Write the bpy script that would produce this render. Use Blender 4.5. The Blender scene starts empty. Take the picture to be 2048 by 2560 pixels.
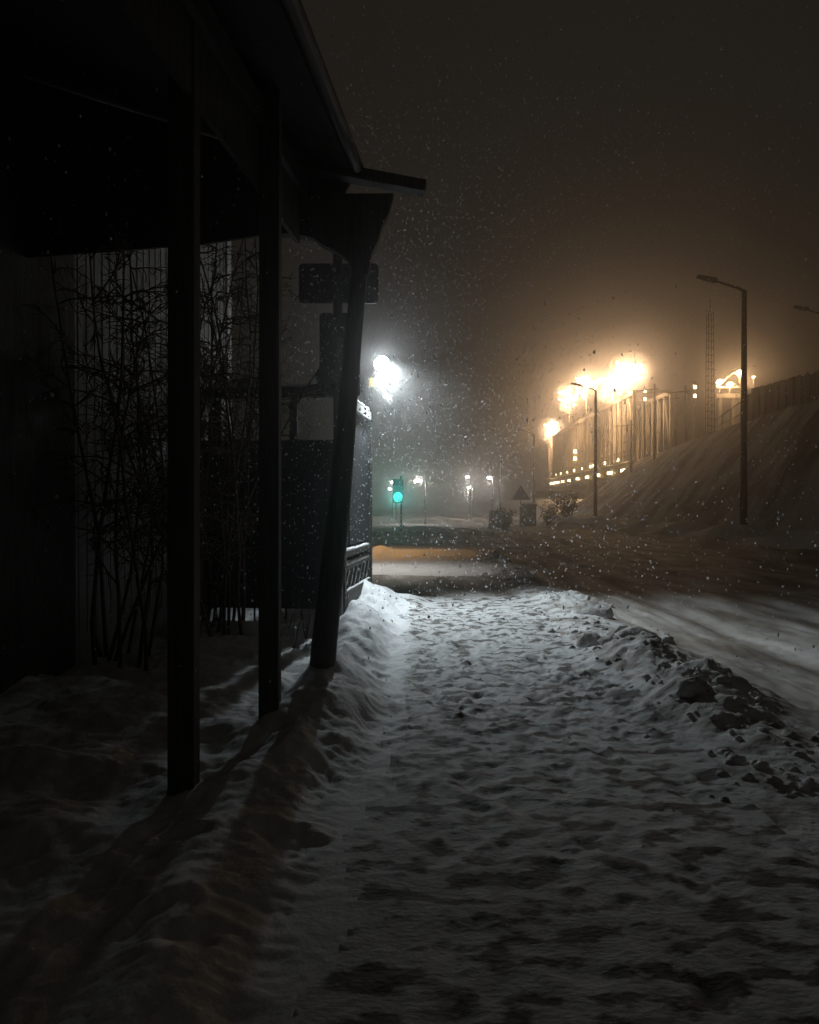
import bpy, math, random
import numpy as np
from mathutils import Vector, Matrix

random.seed(7)
rng = np.random.default_rng(11)
S = bpy.context.scene
COL = S.collection
R = math.radians

# ------------------------------------------------------------------ camera, sky, exposure
F = 1970.0
EYE = 1.5
def P(px, py, d):
    """photo pixel (2048x2560) at depth d metres -> world point"""
    return Vector(((px - 1024) / F * d, d, EYE + (1265 - py) / F * d))

cd = bpy.data.cameras.new('camera')
cam = bpy.data.objects.new('camera', cd)
COL.objects.link(cam)
cam.location = (0, 0, EYE)
cam.rotation_euler = (R(90) - math.atan(15 / F), 0, 0)
cd.sensor_fit = 'VERTICAL'
cd.sensor_height = 36.0
cd.lens = F / 2560 * 36.0
cd.clip_start = 0.02
cd.clip_end = 2000
cd.dof.use_dof = True
cd.dof.focus_distance = 9.0
cd.dof.aperture_fstop = 9.0
S.camera = cam

W = bpy.data.worlds.new('World')
S.world = W
W.use_nodes = True
bg = W.node_tree.nodes['Background']
bg.inputs['Color'].default_value = (1.0, 0.88, 0.72, 1)
bg.inputs['Strength'].default_value = 0.0150

S.view_settings.view_transform = 'Standard'
S.view_settings.look = 'None'
S.view_settings.exposure = 0.0
S.view_settings.gamma = 1.0
S.render.engine = 'CYCLES'
cy = S.cycles
cy.use_denoising = True
cy.max_bounces = 4
cy.diffuse_bounces = 2
cy.volume_bounces = 0
cy.transparent_max_bounces = 8
cy.caustics_reflective = False
cy.caustics_refractive = False
cy.sample_clamp_indirect = 4.0

# ------------------------------------------------------------------ helpers
def noise_grid(x, y, seed=0):
    """vectorised gradient noise, about -1..1"""
    x = np.asarray(x, float); y = np.asarray(y, float)
    xi = np.floor(x).astype(np.int64); yi = np.floor(y).astype(np.int64)
    xf = x - xi; yf = y - yi
    def grad(ix, iy, dx, dy):
        h = (ix * 374761393 + iy * 668265263 + seed * 974634777) & 0xFFFFFFFF
        h = ((h ^ (h >> 13)) * 1274126177) & 0xFFFFFFFF
        h = h ^ (h >> 16)
        a = (h & 1023) / 1024.0 * 2 * np.pi
        return np.cos(a) * dx + np.sin(a) * dy
    u = xf**3 * (xf * (xf * 6 - 15) + 10); v = yf**3 * (yf * (yf * 6 - 15) + 10)
    a = grad(xi, yi, xf, yf); b = grad(xi + 1, yi, xf - 1, yf)
    c = grad(xi, yi + 1, xf, yf - 1); d = grad(xi + 1, yi + 1, xf - 1, yf - 1)
    return 1.5 * ((a + (b - a) * u) + ((c + (d - c) * u) - (a + (b - a) * u)) * v)

def fbm(x, y, seed=0, oct=3, gain=0.5):
    s = 0; a = 1.0
    for o in range(oct):
        s = s + a * noise_grid(x * 2**o, y * 2**o, seed + o * 17)
        a *= gain
    return s

def sstep(a, b, x):
    t = np.clip((x - a) / (b - a), 0, 1)
    return t * t * (3 - 2 * t)

def root_loc(o):
    v = Vector((0, 0, 0))
    while o is not None:
        v += o.location; o = o.parent
    return v

class MB:
    """collects shapes in world coordinates, builds one mesh object"""
    def __init__(s): s.v = []; s.f = []
    def add(s, vs, fs):
        n = len(s.v); s.v += [tuple(v) for v in vs]; s.f += [tuple(i + n for i in f) for f in fs]
        return s
    def hexa(s, lo, hi):
        """lo, hi: four points each, counter-clockwise from above"""
        return s.add(list(lo) + list(hi), [(3, 2, 1, 0), (4, 5, 6, 7), (0, 1, 5, 4), (1, 2, 6, 5), (2, 3, 7, 6), (3, 0, 4, 7)])
    def box(s, x0, x1, y0, y1, z0, z1):
        return s.hexa([(x0, y0, z0), (x1, y0, z0), (x1, y1, z0), (x0, y1, z0)],
                      [(x0, y0, z1), (x1, y0, z1), (x1, y1, z1), (x0, y1, z1)])
    def beam(s, a, b, w, h, up=(0, 0, 1)):
        """rectangular bar from a to b"""
        a = Vector(a); b = Vector(b); d = (b - a).normalized()
        up = Vector(up)
        if abs(d.dot(up)) > 0.98: up = Vector((0, 1, 0))
        r = d.cross(up).normalized(); u = r.cross(d)
        r *= w / 2; u *= h / 2
        return s.hexa([a - r - u, b - r - u, b + r - u, a + r - u], [a - r + u, b - r + u, b + r + u, a + r + u])
    def tube(s, pts, rads, n=8, cap=True):
        pts = [Vector(p) for p in pts]
        if not hasattr(rads, '__len__'): rads = [rads] * len(pts)
        base = len(s.v); ref = None
        for i, p in enumerate(pts):
            d = (pts[min(i + 1, len(pts) - 1)] - pts[max(i - 1, 0)]).normalized()
            if ref is None:
                ref = d.orthogonal().normalized()
            r = (ref - d * ref.dot(d)).normalized(); ref = r
            q = d.cross(r)
            for k in range(n):
                a = 2 * math.pi * k / n
                s.v.append(tuple(p + (r * math.cos(a) + q * math.sin(a)) * rads[i]))
        for i in range(len(pts) - 1):
            for k in range(n):
                a = base + i * n + k; b = base + i * n + (k + 1) % n
                s.f.append((a, b, b + n, a + n))
        if cap:
            s.f.append(tuple(base + k for k in reversed(range(n))))
            s.f.append(tuple(base + (len(pts) - 1) * n + k for k in range(n)))
        return s
    def prism(s, poly, off):
        """planar polygon extruded by vector off"""
        n = len(poly); off = Vector(off)
        vs = [Vector(p) for p in poly] + [Vector(p) + off for p in poly]
        fs = [tuple(reversed(range(n))), tuple(range(n, 2 * n))]
        fs += [(i, (i + 1) % n, n + (i + 1) % n, n + i) for i in range(n)]
        return s.add(vs, fs)
    def build(s, name, mat, parent=None, bevel=0.0, smooth=False, origin=None):
        off = root_loc(parent) if parent is not None else Vector(origin or (0, 0, 0))
        me = bpy.data.meshes.new(name)
        me.from_pydata([(v[0] - off.x, v[1] - off.y, v[2] - off.z) for v in s.v], [], s.f)
        import bmesh
        bm = bmesh.new(); bm.from_mesh(me)
        bmesh.ops.recalc_face_normals(bm, faces=bm.faces)
        if bevel:
            bmesh.ops.bevel(bm, geom=[e for e in bm.edges], offset=bevel, segments=2, affect='EDGES', clamp_overlap=True)
        bm.to_mesh(me); bm.free()
        if smooth:
            me.polygons.foreach_set('use_smooth', [True] * len(me.polygons))
        o = bpy.data.objects.new(name, me)
        COL.objects.link(o)
        me.materials.append(mat)
        if parent is not None: o.parent = parent
        else: o.location = off
        return o

def tag(o, label=None, cat=None, group=None, kind=None):
    if label: o['label'] = label
    if cat: o['category'] = cat
    if group: o['group'] = group
    if kind: o['kind'] = kind
    return o

def thing(name, loc, label, cat, group=None):
    o = bpy.data.objects.new(name, None)
    o.empty_display_size = 0.1
    COL.objects.link(o); o.location = loc
    return tag(o, label, cat, group)

def copy_tree(o, parent=None):
    c = o.copy(); COL.objects.link(c)
    if parent is not None: c.parent = parent
    for ch in list(o.children): copy_tree(ch, c)
    return c

def lamp_light(parent, kind, loc, power, color, radius=0.1, aim=None, angle=None, blend=0.15):
    l = bpy.data.lights.new('bulb_light', kind)
    l.energy = power; l.color = color; l.shadow_soft_size = radius
    if kind == 'SPOT': l.spot_size = angle; l.spot_blend = blend
    o = bpy.data.objects.new('bulb_light', l); COL.objects.link(o)
    o.parent = parent; o.location = Vector(loc) - root_loc(parent)
    if aim is not None: o.rotation_euler = Vector(aim).to_track_quat('-Z', 'Y').to_euler()
    return o

# ------------------------------------------------------------------ materials
def mat(name, color, rough=0.7, detail=6.0, var=0.25, scale=8.0, stretch=(1, 1, 1), bump=0.0, bump_scale=None, color2=None, metallic=0.0, edge=(0.35, 0.65)):
    m = bpy.data.materials.new(name); m.use_nodes = True
    nt = m.node_tree; b = nt.nodes['Principled BSDF']
    tc = nt.nodes.new('ShaderNodeTexCoord'); mp = nt.nodes.new('ShaderNodeMapping')
    mp.inputs['Scale'].default_value = stretch
    nt.links.new(tc.outputs['Object'], mp.inputs['Vector'])
    nz = nt.nodes.new('ShaderNodeTexNoise'); nz.inputs['Scale'].default_value = scale
    nz.inputs['Detail'].default_value = detail
    nt.links.new(mp.outputs['Vector'], nz.inputs['Vector'])
    cr = nt.nodes.new('ShaderNodeValToRGB')
    c2 = color2 or tuple(c * (1 - var) for c in color)
    cr.color_ramp.elements[0].position = edge[0]; cr.color_ramp.elements[1].position = edge[1]
    cr.color_ramp.elements[0].color = (*c2, 1); cr.color_ramp.elements[1].color = (*color, 1)
    nt.links.new(nz.outputs['Fac'], cr.inputs['Fac']); nt.links.new(cr.outputs['Color'], b.inputs['Base Color'])
    b.inputs['Roughness'].default_value = rough; b.inputs['Metallic'].default_value = metallic
    if bump:
        n2 = nt.nodes.new('ShaderNodeTexNoise'); n2.inputs['Scale'].default_value = bump_scale or scale * 3
        n2.inputs['Detail'].default_value = 4
        nt.links.new(mp.outputs['Vector'], n2.inputs['Vector'])
        bp = nt.nodes.new('ShaderNodeBump'); bp.inputs['Strength'].default_value = 0.6; bp.inputs['Distance'].default_value = bump
        nt.links.new(n2.outputs['Fac'], bp.inputs['Height']); nt.links.new(bp.outputs['Normal'], b.inputs['Normal'])
    return m

def glow(name, color, strength):
    m = bpy.data.materials.new(name); m.use_nodes = True
    b = m.node_tree.nodes['Principled BSDF']
    b.inputs['Base Color'].default_value = (*color, 1)
    b.inputs['Emission Color'].default_value = (*color, 1)
    b.inputs['Emission Strength'].default_value = strength
    return m

M = {}
M['snow'] = mat('fresh_snow', (0.80, 0.82, 0.84), 0.75, var=0.08, scale=3, bump=0.012, bump_scale=26)
M['walk_snow'] = mat('trampled_snow', (0.60, 0.61, 0.62), 0.75, detail=6.0, scale=4.6, stretch=(1, 1.7, 1), bump=0.012, bump_scale=30, color2=(0.13, 0.12, 0.11), edge=(0.43, 0.50))
M['road_snow'] = mat('packed_road_snow', (0.66, 0.65, 0.63), 0.7, scale=0.9, stretch=(2.2, 0.45, 1), bump=0.012, bump_scale=12, color2=(0.20, 0.175, 0.15), edge=(0.38, 0.66))
M['ridge_snow'] = mat('ploughed_snow', (0.66, 0.66, 0.66), 0.8, scale=3, bump=0.03, bump_scale=16, color2=(0.26, 0.235, 0.215), edge=(0.38, 0.56))
M['hill_snow'] = mat('embankment_snow', (0.72, 0.70, 0.67), 0.85, scale=0.55, stretch=(0.7, 1.0, 0.7), bump=0.06, bump_scale=4, color2=(0.30, 0.265, 0.23), edge=(0.40, 0.58))
M['wood'] = mat('weathered_timber', (0.10, 0.093, 0.085), 0.8, var=0.5, scale=9, stretch=(4, 4, 0.35), bump=0.006, bump_scale=20)
M['bark'] = mat('bark_brown', (0.13, 0.10, 0.075), 0.9, var=0.5, scale=12, bump=0.005)
M['board'] = mat('painted_boards', (0.035, 0.042, 0.055), 0.7, var=0.4, scale=10, stretch=(5, 5, 0.3), bump=0.006, bump_scale=22)
M['siding'] = mat('white_siding', (0.40, 0.39, 0.37), 0.7, var=0.22, scale=4, stretch=(3, 3, 0.5))
M['trim'] = mat('pale_trim', (0.66, 0.66, 0.64), 0.6, var=0.15)
M['roofing'] = mat('dark_roofing', (0.06, 0.057, 0.054), 0.8, var=0.4, scale=6)
M['sign'] = mat('sign_back_metal', (0.10, 0.105, 0.11), 0.55, var=0.3, scale=6, metallic=0.2)
M['metal'] = mat('galvanised_metal', (0.07, 0.068, 0.066), 0.5, var=0.35, scale=7, metallic=0.3)
M['steel'] = mat('bridge_steel', (0.60, 0.55, 0.45), 0.6, var=0.35, scale=0.8)
M['darksteel'] = mat('dark_steel', (0.10, 0.09, 0.08), 0.6, var=0.3, scale=1.5)
M['concrete'] = mat('concrete', (0.30, 0.28, 0.26), 0.85, var=0.35, scale=2, bump=0.01)
M['fence'] = mat('fence_panels', (0.24, 0.215, 0.19), 0.8, var=0.6, scale=1.6, stretch=(1, 1, 0.3))
M['yellow'] = mat('yellow_enamel', (0.80, 0.58, 0.16), 0.5, var=0.15)
M['glass'] = mat('dark_glass', (0.03, 0.033, 0.036), 0.12, var=0.2)
M['evergreen'] = mat('evergreen_needles', (0.05, 0.055, 0.035), 0.85, var=0.5, scale=3)
M['white_lens'] = glow('white_lens', (0.86, 0.95, 1.0), 104)
M['sodium_lens'] = glow('sodium_lens', (1.0, 0.63, 0.35), 100)
M['deck_lens'] = glow('deck_lens', (1.0, 0.72, 0.36), 14)
M['far_lens'] = glow('far_lens', (1.0, 0.93, 0.84), 9)
M['green_lens'] = glow('green_lens', (0.03, 0.62, 0.52), 1.2)
M['dead_lens'] = mat('unlit_lens', (0.12, 0.12, 0.12), 0.25, var=0.1)

# flakes pass some light through, so they glow when a lamp is behind them
m = bpy.data.materials.new('snowflake'); m.use_nodes = True
nt = m.node_tree; nt.nodes.clear()
out = nt.nodes.new('ShaderNodeOutputMaterial'); mx = nt.nodes.new('ShaderNodeMixShader')
df = nt.nodes.new('ShaderNodeBsdfDiffuse'); tl = nt.nodes.new('ShaderNodeBsdfTranslucent')
df.inputs['Color'].default_value = (0.9, 0.92, 0.95, 1); tl.inputs['Color'].default_value = (0.9, 0.92, 0.95, 1)
mx.inputs[0].default_value = 0.6
nt.links.new(df.outputs[0], mx.inputs[1]); nt.links.new(tl.outputs[0], mx.inputs[2]); nt.links.new(mx.outputs[0], out.inputs['Surface'])
M['flake'] = m

WHITE = (0.86, 0.96, 1.0)
SODIUM = (1.0, 0.60, 0.30)

# ------------------------------------------------------------------ the ground: one continuous sheet, cut into its kinds of surface
def axis(fine, lo, hi, grow):
    a = list(fine)
    s = fine[-1] - fine[-2]; v = fine[-1]; up = []
    while v < hi:
        s = s * grow; v += s; up.append(min(v, hi))
    s = fine[1] - fine[0]; v = fine[0]; dn = []
    while v > lo:
        s = s * grow; v -= s; dn.append(max(v, lo))
    return np.array(dn[::-1] + a + up)

def toe_left(y):
    return -0.15 - 0.30 * np.clip((5.6 - y) / 3.5, 0, 1.5) - 0.02 * np.sin(y * 2.1)
RIDGE_X = lambda y: 2.12 + 0.012 * y + 0.10 * noise_grid(y * 0.7, y * 0 + 3.3, 5)
BANK_X = lambda y: 11.9 + 0.01 * y
crest_x = lambda y: 13.2 + 0.135 * np.clip(y, 10, 90)
hill_toe_x = lambda y: 12.9 + 0.018 * y

FX = np.arange(-3.6, 4.2, 0.021)
gx = axis(FX, -118, 11.0, 1.045)
gx = np.concatenate([gx[gx < 10.5], np.arange(10.5, 32, 0.22), axis(np.array([32.0, 32.25]), 32.0, 118, 1.2)[1:]])
gy = [1.2]
while gy[-1] < 16: gy.append(gy[-1] + max(0.018, 0.0042 * gy[-1]))
while gy[-1] < 110: gy.append(gy[-1] + 0.010 * gy[-1])
while gy[-1] < 317: gy.append(gy[-1] + 0.04 * gy[-1])
gy = np.concatenate([np.array([-37, -28, -20, -14, -9, -5, -2.5, -1, 0, 0.5, 0.9]), np.array(gy)])
gx = np.unique(np.round(gx, 4))
X, Y = np.meshgrid(gx, gy)

H = 0.03 * fbm(X * 0.35, Y * 0.35, 1, 2)
t = toe_left(Y)
u = t - X                                   # metres to the left of the path edge
near = 1 - sstep(11.3, 13.2, Y)
wob = 0.12 * fbm(X * 1.5, Y * 1.1, 9, 2)
bank = sstep(-0.02, 0.50, u + wob) * near
lumps = fbm((X * 0.8 + Y * 0.55) * 3.4, (Y * 0.8 - X * 0.9) * 2.2, 21, 3, 0.45)
H += bank * (0.40 + 0.60 * sstep(3.6, 5.6, Y)) * (1 - 0.88 * sstep(0.45, 0.85, u + wob)) * (0.27 + 0.10 * fbm(X * 1.2, Y * 0.9, 31, 2)) + sstep(-0.05, 0.2, u) * (1 - sstep(0.75, 1.3, u)) * near * 0.06 * lumps * (0.35 + 0.65 * sstep(3.2, 5.5, Y))
yard = sstep(0.6, 1.1, u) * near
H += yard * (0.075 * fbm(X * 0.8 + 0.5 * Y, Y * 1.5, 41, 2) + 0.03 * fbm(X * 3 + Y, Y * 3.4, 44, 2))
H += sstep(-0.1, 0.1, u) * near * (0.011 * fbm(X * 12 + 2 * noise_grid(X * 2, Y * 2, 33), Y * 14, 34, 3, 0.6) - 0.032 * np.abs(noise_grid((X * 0.7 + Y * 0.5) * 3.0, (Y - X * 0.6) * 2.0, 36)) * (1 - 0.7 * sstep(1.2, 2.0, u)))
for (px_, d_p) in ((458, 4.02), (674, 5.15), (797, 6.2)):
    H += 0.06 * np.exp(-((X - (px_ - 1024) / F * d_p) ** 2 + (Y - d_p) ** 2) / 0.18 ** 2)
# drift at the foot of the enclosure
H += 0.15 * np.exp(-((X + 0.42) / 0.42) ** 2 - ((Y - 11.7) / 0.75) ** 2)
H += 0.10 * np.exp(-((X + 0.05) / 0.35) ** 2 - ((Y - 12.3) / 0.5) ** 2)

walk = sstep(-0.02, 0.15, -u) * (1 - sstep(1.62, 1.9, X)) * (1 - sstep(22, 26, Y))
fade = np.clip(7.5 / np.maximum(Y, 1.0), 0.25, 1.0)
H += walk * (1 - 0.8 * sstep(10.5, 13.0, Y)) * (0.30 + 0.70 * sstep(3.6, 6.5, Y)) * (0.034 * np.clip(fbm(X * 12.5, Y * 12, 59, 2, 0.6) * 0.9 + 0.45 * noise_grid(X * 1.6, Y * 1.3, 62) - 0.30, 0, 0.8) + 0.006 * fbm(X * 3.4, Y * 5.0, 51, 5, 0.66) + 0.008 * fbm(X * 9, Y * 15, 57, 3, 0.6) - 0.022 * np.clip(fbm(X * 4.5, Y * 7, 58, 2) - 0.35, 0, 1))

# footprints trodden into the path
def pits(xs, ys, ang, ln, wd, dep):
    for x0, y0, a, l, w, dp in zip(xs, ys, ang, ln, wd, dep):
        j0, j1 = np.searchsorted(gx, [x0 - 0.34, x0 + 0.34]); i0, i1 = np.searchsorted(gy, [y0 - 0.34, y0 + 0.34])
        if j1 <= j0 or i1 <= i0: continue
        dx = X[i0:i1, j0:j1] - x0; dy = Y[i0:i1, j0:j1] - y0
        c, s_ = math.cos(a), math.sin(a)
        p = (dx * c + dy * s_) / w + 0.5 * noise_grid(dx * 14, dy * 14, int(x0 * 997) & 1023); q = (-dx * s_ + dy * c) / l
        r2 = p * p + q * q
        H[i0:i1, j0:j1] += -dp * np.exp(-r2 ** 2) + 0.3 * dp * np.exp(-((np.sqrt(r2) - 1.4) / 0.35) ** 2)
N = 520
fy = 2.0 + 12.0 * rng.random(N) ** 1.15
pits(np.clip(rng.normal(0.85, 0.55, N), -0.1, 1.75), fy, rng.normal(0, 0.5, N), rng.uniform(0.10, 0.15, N), rng.uniform(0.045, 0.075, N),
     rng.uniform(0.004, 0.017, N) * np.clip(fy / 6.0, 0.4, 1.0))
N = 22
pits(rng.uniform(-1.0, -0.3, N), rng.uniform(2.5, 10, N), rng.uniform(0, 3, N), rng.uniform(0.09, 0.16, N), rng.uniform(0.06, 0.1, N), rng.uniform(0.015, 0.035, N))

# ploughed ridge between path and road
rx = RIDGE_X(Y)
rr = np.exp(-(np.abs((X - rx) / (0.40 + 0.08 * noise_grid(Y * 0.9, Y * 0, 71))) ** 2.4))
ramp = sstep(3.4, 5.8, Y) * (1 - 0.45 * sstep(7.0, 9.5, Y)) * (1 - 0.35 * sstep(24, 40, Y)) * 0.56
ridge = rr * ramp * (0.21 + 0.11 * noise_grid(Y * 1.1, X * 0.8, 61))
H += ridge + (rr > 0.12) * rr * ramp * (0.07 * fbm(X * 4.2, Y * 4.0, 63, 3, 0.6) + 0.05 * np.abs(fbm(X * 9, Y * 8, 67, 2)))
for (cx, cyy, rad, hh) in ((2.62, 11.9, 0.5, 0.11), (2.25, 7.4, 0.5, 0.10), (2.35, 6.0, 0.5, 0.12)):
    g = np.exp(-((X - cx) ** 2 + (Y - cyy) ** 2) / rad ** 2)
    H += g * (hh + 0.05 * fbm(X * 6, Y * 6, 77, 2))

# road: wheel ruts and thin windrows
road = sstep(2.65, 3.1, X) * (1 - sstep(10.6, 11.4, X))
curve = X - 0.03 * Y
ruts = sum(np.exp(-((curve - c) / 0.22) ** 2) for c in (3.7, 5.3, 6.9, 8.5))
H += road * (-0.055 * ruts + 0.018 * fbm(X * 3.0, Y * 0.7, 81, 3) + 0.008 * fbm(X * 7, Y * 5, 83, 2)) - 0.05 * road
# low ploughed edges across the junction
H += 0.35 * np.exp(-((Y - 41 - 0.4 * noise_grid(X * 0.5, Y * 0, 87)) / 1.2) ** 2) * (1 - sstep(3.0, 6.0, X)) * (1 + 0.4 * fbm(X * 0.6, Y * 0.5, 88, 2))
H += 0.13 * np.exp(-((Y - 24.8) / 0.8) ** 2) * (1 - sstep(1.2, 2.2, X)) + 0.16 * np.exp(-((Y - 24.5) / 0.9) ** 2 - ((X + 0.9) / 0.28) ** 2)

# ploughed bank along the far side of the road, then the railway embankment
bx = BANK_X(Y)
H += (np.exp(-((X - bx) / 0.9) ** 2) * (0.72 + 0.22 * fbm(X * 0.7, Y * 0.35, 91, 2)) + 0.35 * sstep(0, 1.0, X - bx) * (1 - sstep(3.0, 5.0, X - bx))) * (1 - sstep(60, 95, Y))
ht = hill_toe_x(Y); hc = crest_x(Y)
end = 1 - sstep(80, 91, Y + 1.5 * noise_grid(X * 0.2, Y * 0, 93))
s = np.clip((X - ht) / np.maximum(hc - ht, 1), 0, 1)
hill = 6.45 * (0.25 * sstep(0, 1, s) + 0.75 * s) * end
flank = sstep(0.02, 0.2, s) * (1 - sstep(0.92, 1.0, s)) * end
streak = fbm((Y + 1.4 * (X - 13)) * 0.26 + 0.25 * noise_grid(X * 0.3, Y * 0.2, 96), X * 0.09, 95, 4, 0.5)
H += hill + flank * (0.11 * streak + 0.10 * fbm(X * 1.1, Y * 0.9, 97, 3))
H += 2.4 * sstep(97, 103, Y) * sstep(14.5, 17, X) * (1 - sstep(44, 60, X))     # raised apron under the bridge
# left side beyond the junction stays low
H = np.where((X < -4) & (Y < 14), H + 0.05, H)

def ground_z(x, y):
    i = int(np.clip(np.searchsorted(gy, y), 1, len(gy) - 1)); j = int(np.clip(np.searchsorted(gx, x), 1, len(gx) - 1))
    return float(H[i, j])

nx, ny = len(gx), len(gy)
Xc = 0.25 * (X[:-1, :-1] + X[1:, :-1] + X[:-1, 1:] + X[1:, 1:]); Yc = 0.25 * (Y[:-1, :-1] + Y[1:, :-1] + Y[:-1, 1:] + Y[1:, 1:])
region = np.zeros(Xc.shape, int)                                       # 0 ground
region[(Xc > toe_left(Yc) + 0.13 + (0.09 + 0.14 * sstep(5.5, 9.0, Yc)) * fbm(Xc * 1.5, Yc * 1.6, 131, 4, 0.6)) & (Xc < RIDGE_X(Yc) - 0.42) & (Yc < 13.0 + 0.8 * fbm(Xc * 0.8, Yc * 0.5, 133, 2))] = 1      # sidewalk
region[(Xc >= RIDGE_X(Yc) - 0.42) & (Xc <= RIDGE_X(Yc) + 0.5) & (Yc < 40)] = 2     # ridge
region[(Xc > RIDGE_X(Yc) + 0.5) & (Xc < BANK_X(Yc) - 0.9)] = 3                      # road
region[(region == 0) & (Yc >= 12.4) & (Yc < 17.0) & (Xc > -1.2) & (Xc < RIDGE_X(Yc) - 0.42)] = 3
region[(Yc >= 30) & (Yc < 40) & (Xc > -60) & (Xc < RIDGE_X(Yc) - 0.42)] = 3
region[(Xc >= hill_toe_x(Yc) - 0.3) & (Yc < 95)] = 4                                # embankment
idx = np.arange(nx * ny).reshape(ny, nx)
quads = np.stack([idx[:-1, :-1], idx[:-1, 1:], idx[1:, 1:], idx[1:, :-1]], -1)
allv = np.stack([X, Y, H], -1).reshape(-1, 3)
for k, (nm, mk, kd) in enumerate((('ground', 'snow', 'structure'), ('sidewalk', 'walk_snow', 'structure'), ('snow_ridge', 'ridge_snow', 'structure'),
                                  ('road', 'road_snow', 'structure'), ('embankment', 'hill_snow', 'structure'))):
    q = quads[region == k].reshape(-1, 4)
    used, inv = np.unique(q, return_inverse=True)
    inv = inv.reshape(-1)
    me = bpy.data.meshes.new(nm)
    me.vertices.add(len(used)); me.vertices.foreach_set('co', allv[used].astype(np.float32).ravel())
    me.loops.add(len(inv)); me.loops.foreach_set('vertex_index', inv.astype(np.int32))
    me.polygons.add(len(q)); me.polygons.foreach_set('loop_start', np.arange(0, len(inv), 4, dtype=np.int32))
    me.polygons.foreach_set('use_smooth', np.ones(len(q), bool))
    me.update(calc_edges=True)
    me.materials.append(M[mk])
    o = bpy.data.objects.new(nm, me); COL.objects.link(o)
    tag(o, kind=kd)

# ------------------------------------------------------------------ left: house, porch, enclosure
TH = math.atan((1230 - 1024) / F)                      # the buildings stand about six degrees off the road
E1 = Vector((math.sin(TH), math.cos(TH), 0)); E2 = Vector((-math.cos(TH), math.sin(TH), 0)); UZ = Vector((0, 0, 1))
def fr(o, a, b, z):                                    # a along the row, b to the left, z up
    p = Vector(o) + E1 * a + E2 * b
    return Vector((p.x, p.y, z))
def fbox(mb, o, a0, a1, b0, b1, z0, z1):
    lo = [fr(o, a0, b1, z0), fr(o, a0, b0, z0), fr(o, a1, b0, z0), fr(o, a1, b1, z0)]
    return mb.hexa(lo, [v + UZ * (z1 - z0) for v in lo])

# --- white house: long side wall running away from the camera
HO = Vector((-2.66, 11.6, 0))                           # far right corner of the house
hs = thing('house', HO, 'pale vertical board house at the left edge, half hidden by bare branches', 'house')
w = MB()
fbox(w, HO, -4.3, 0, 0.0, 6.0, -0.2, 5.75)
w.build('wall', M['siding'], hs)
w = MB(); fbox(w, HO, -12.0, -4.302, 0.0, 6.0, -0.2, 5.75); w.build('wall', M['wood'], hs)['label'] = 'near end of the house wall, shade put in as dark boards'  # near stretch of the pale wall in dark material, standing for shade
bt = MB()
a = -4.25
while a < -0.15:
    fbox(bt, HO, a, a + 0.028, -0.010, -0.0005, 0.3, 5.6); a += 0.155
bt.build('batten', M['siding'], hs)
c = MB(); fbox(c, HO, -0.14, 0.03, -0.035, -0.0195, 0.1, 5.7); c.build('corner_board', M['trim'], hs)
rf = MB()
rf.hexa([fr(HO, -12.2, 6.2, 7.9), fr(HO, -12.2, -0.42, 5.62), fr(HO, 0.35, -0.42, 5.62), fr(HO, 0.35, 6.2, 7.9)],
        [fr(HO, -12.2, 6.2, 8.1), fr(HO, -12.2, -0.42, 5.82), fr(HO, 0.35, -0.42, 5.82), fr(HO, 0.35, 6.2, 8.1)])
rfo = rf.build('roof', M['roofing'], hs)
# --- covered porch at the near end of the house
PO = P(455, 2000, 4.02); PO.z = 0
porch = thing('porch', (PO.x, PO.y, 0), 'dark timber porch with an overhanging roof and three posts beside the snowy path', 'porch')
def post(px, d, w, ztop):
    x = (px - 1024) / F * d
    b = MB(); b.hexa([(x - w / 2, d - w / 2, -0.1), (x + w / 2, d - w / 2, -0.1), (x + w / 2, d + w / 2, -0.1), (x - w / 2, d + w / 2, -0.1)],
                     [(x - w / 2 + .012, d - w / 2, ztop), (x + w / 2 + .012, d - w / 2, ztop), (x + w / 2 + .012, d + w / 2, ztop), (x - w / 2 + .012, d + w / 2, ztop)])
    return b.build('post', M['wood'], porch, bevel=0.008)
post(458, 4.02, 0.132, 4.2)
post(674, 5.15, 0.128, 4.2)
# leaning, tapering post under the far end of the roof
pts = [P(797, 1770, 6.2), P(812, 1600, 6.2), P(850, 1250, 6.2), P(886, 820, 6.2), P(905, 620, 6.2), P(908, 500, 6.2)]
lp = MB().tube(pts, [0.108, 0.100, 0.084, 0.066, 0.060, 0.058], n=10)
lp.build('post', M['wood'], porch, smooth=True)['label'] = 'leaning tapered post'
# curved brackets that flare from the leaning post to the beam
def bracket(side):
    d = 6.2
    if side > 0:
        out = [P(985, 492, d), P(972, 540, d), P(956, 570, d), P(944, 612, d), P(930, 640, d), P(922, 690, d), P(896, 690, d), P(880, 492, d)]
    else:
        out = [P(880, 492, d), P(900, 690, d), P(872, 655, d), P(838, 632, d), P(808, 618, d), P(782, 600, d), P(742, 592, d), P(700, 590, d), P(700, 492, d)]
    return MB().prism([p + Vector((0, -0.05, 0)) for p in out], (0, 0.10, 0)).build('bracket', M['wood'], porch)
bracket(1); bracket(-1)
# rafter that sticks out past the eave
MB().beam(P(690, 404, 6.2), P(1064, 474, 6.2), 0.15, 0.088).build('rafter', M['wood'], porch, bevel=0.006)
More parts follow.
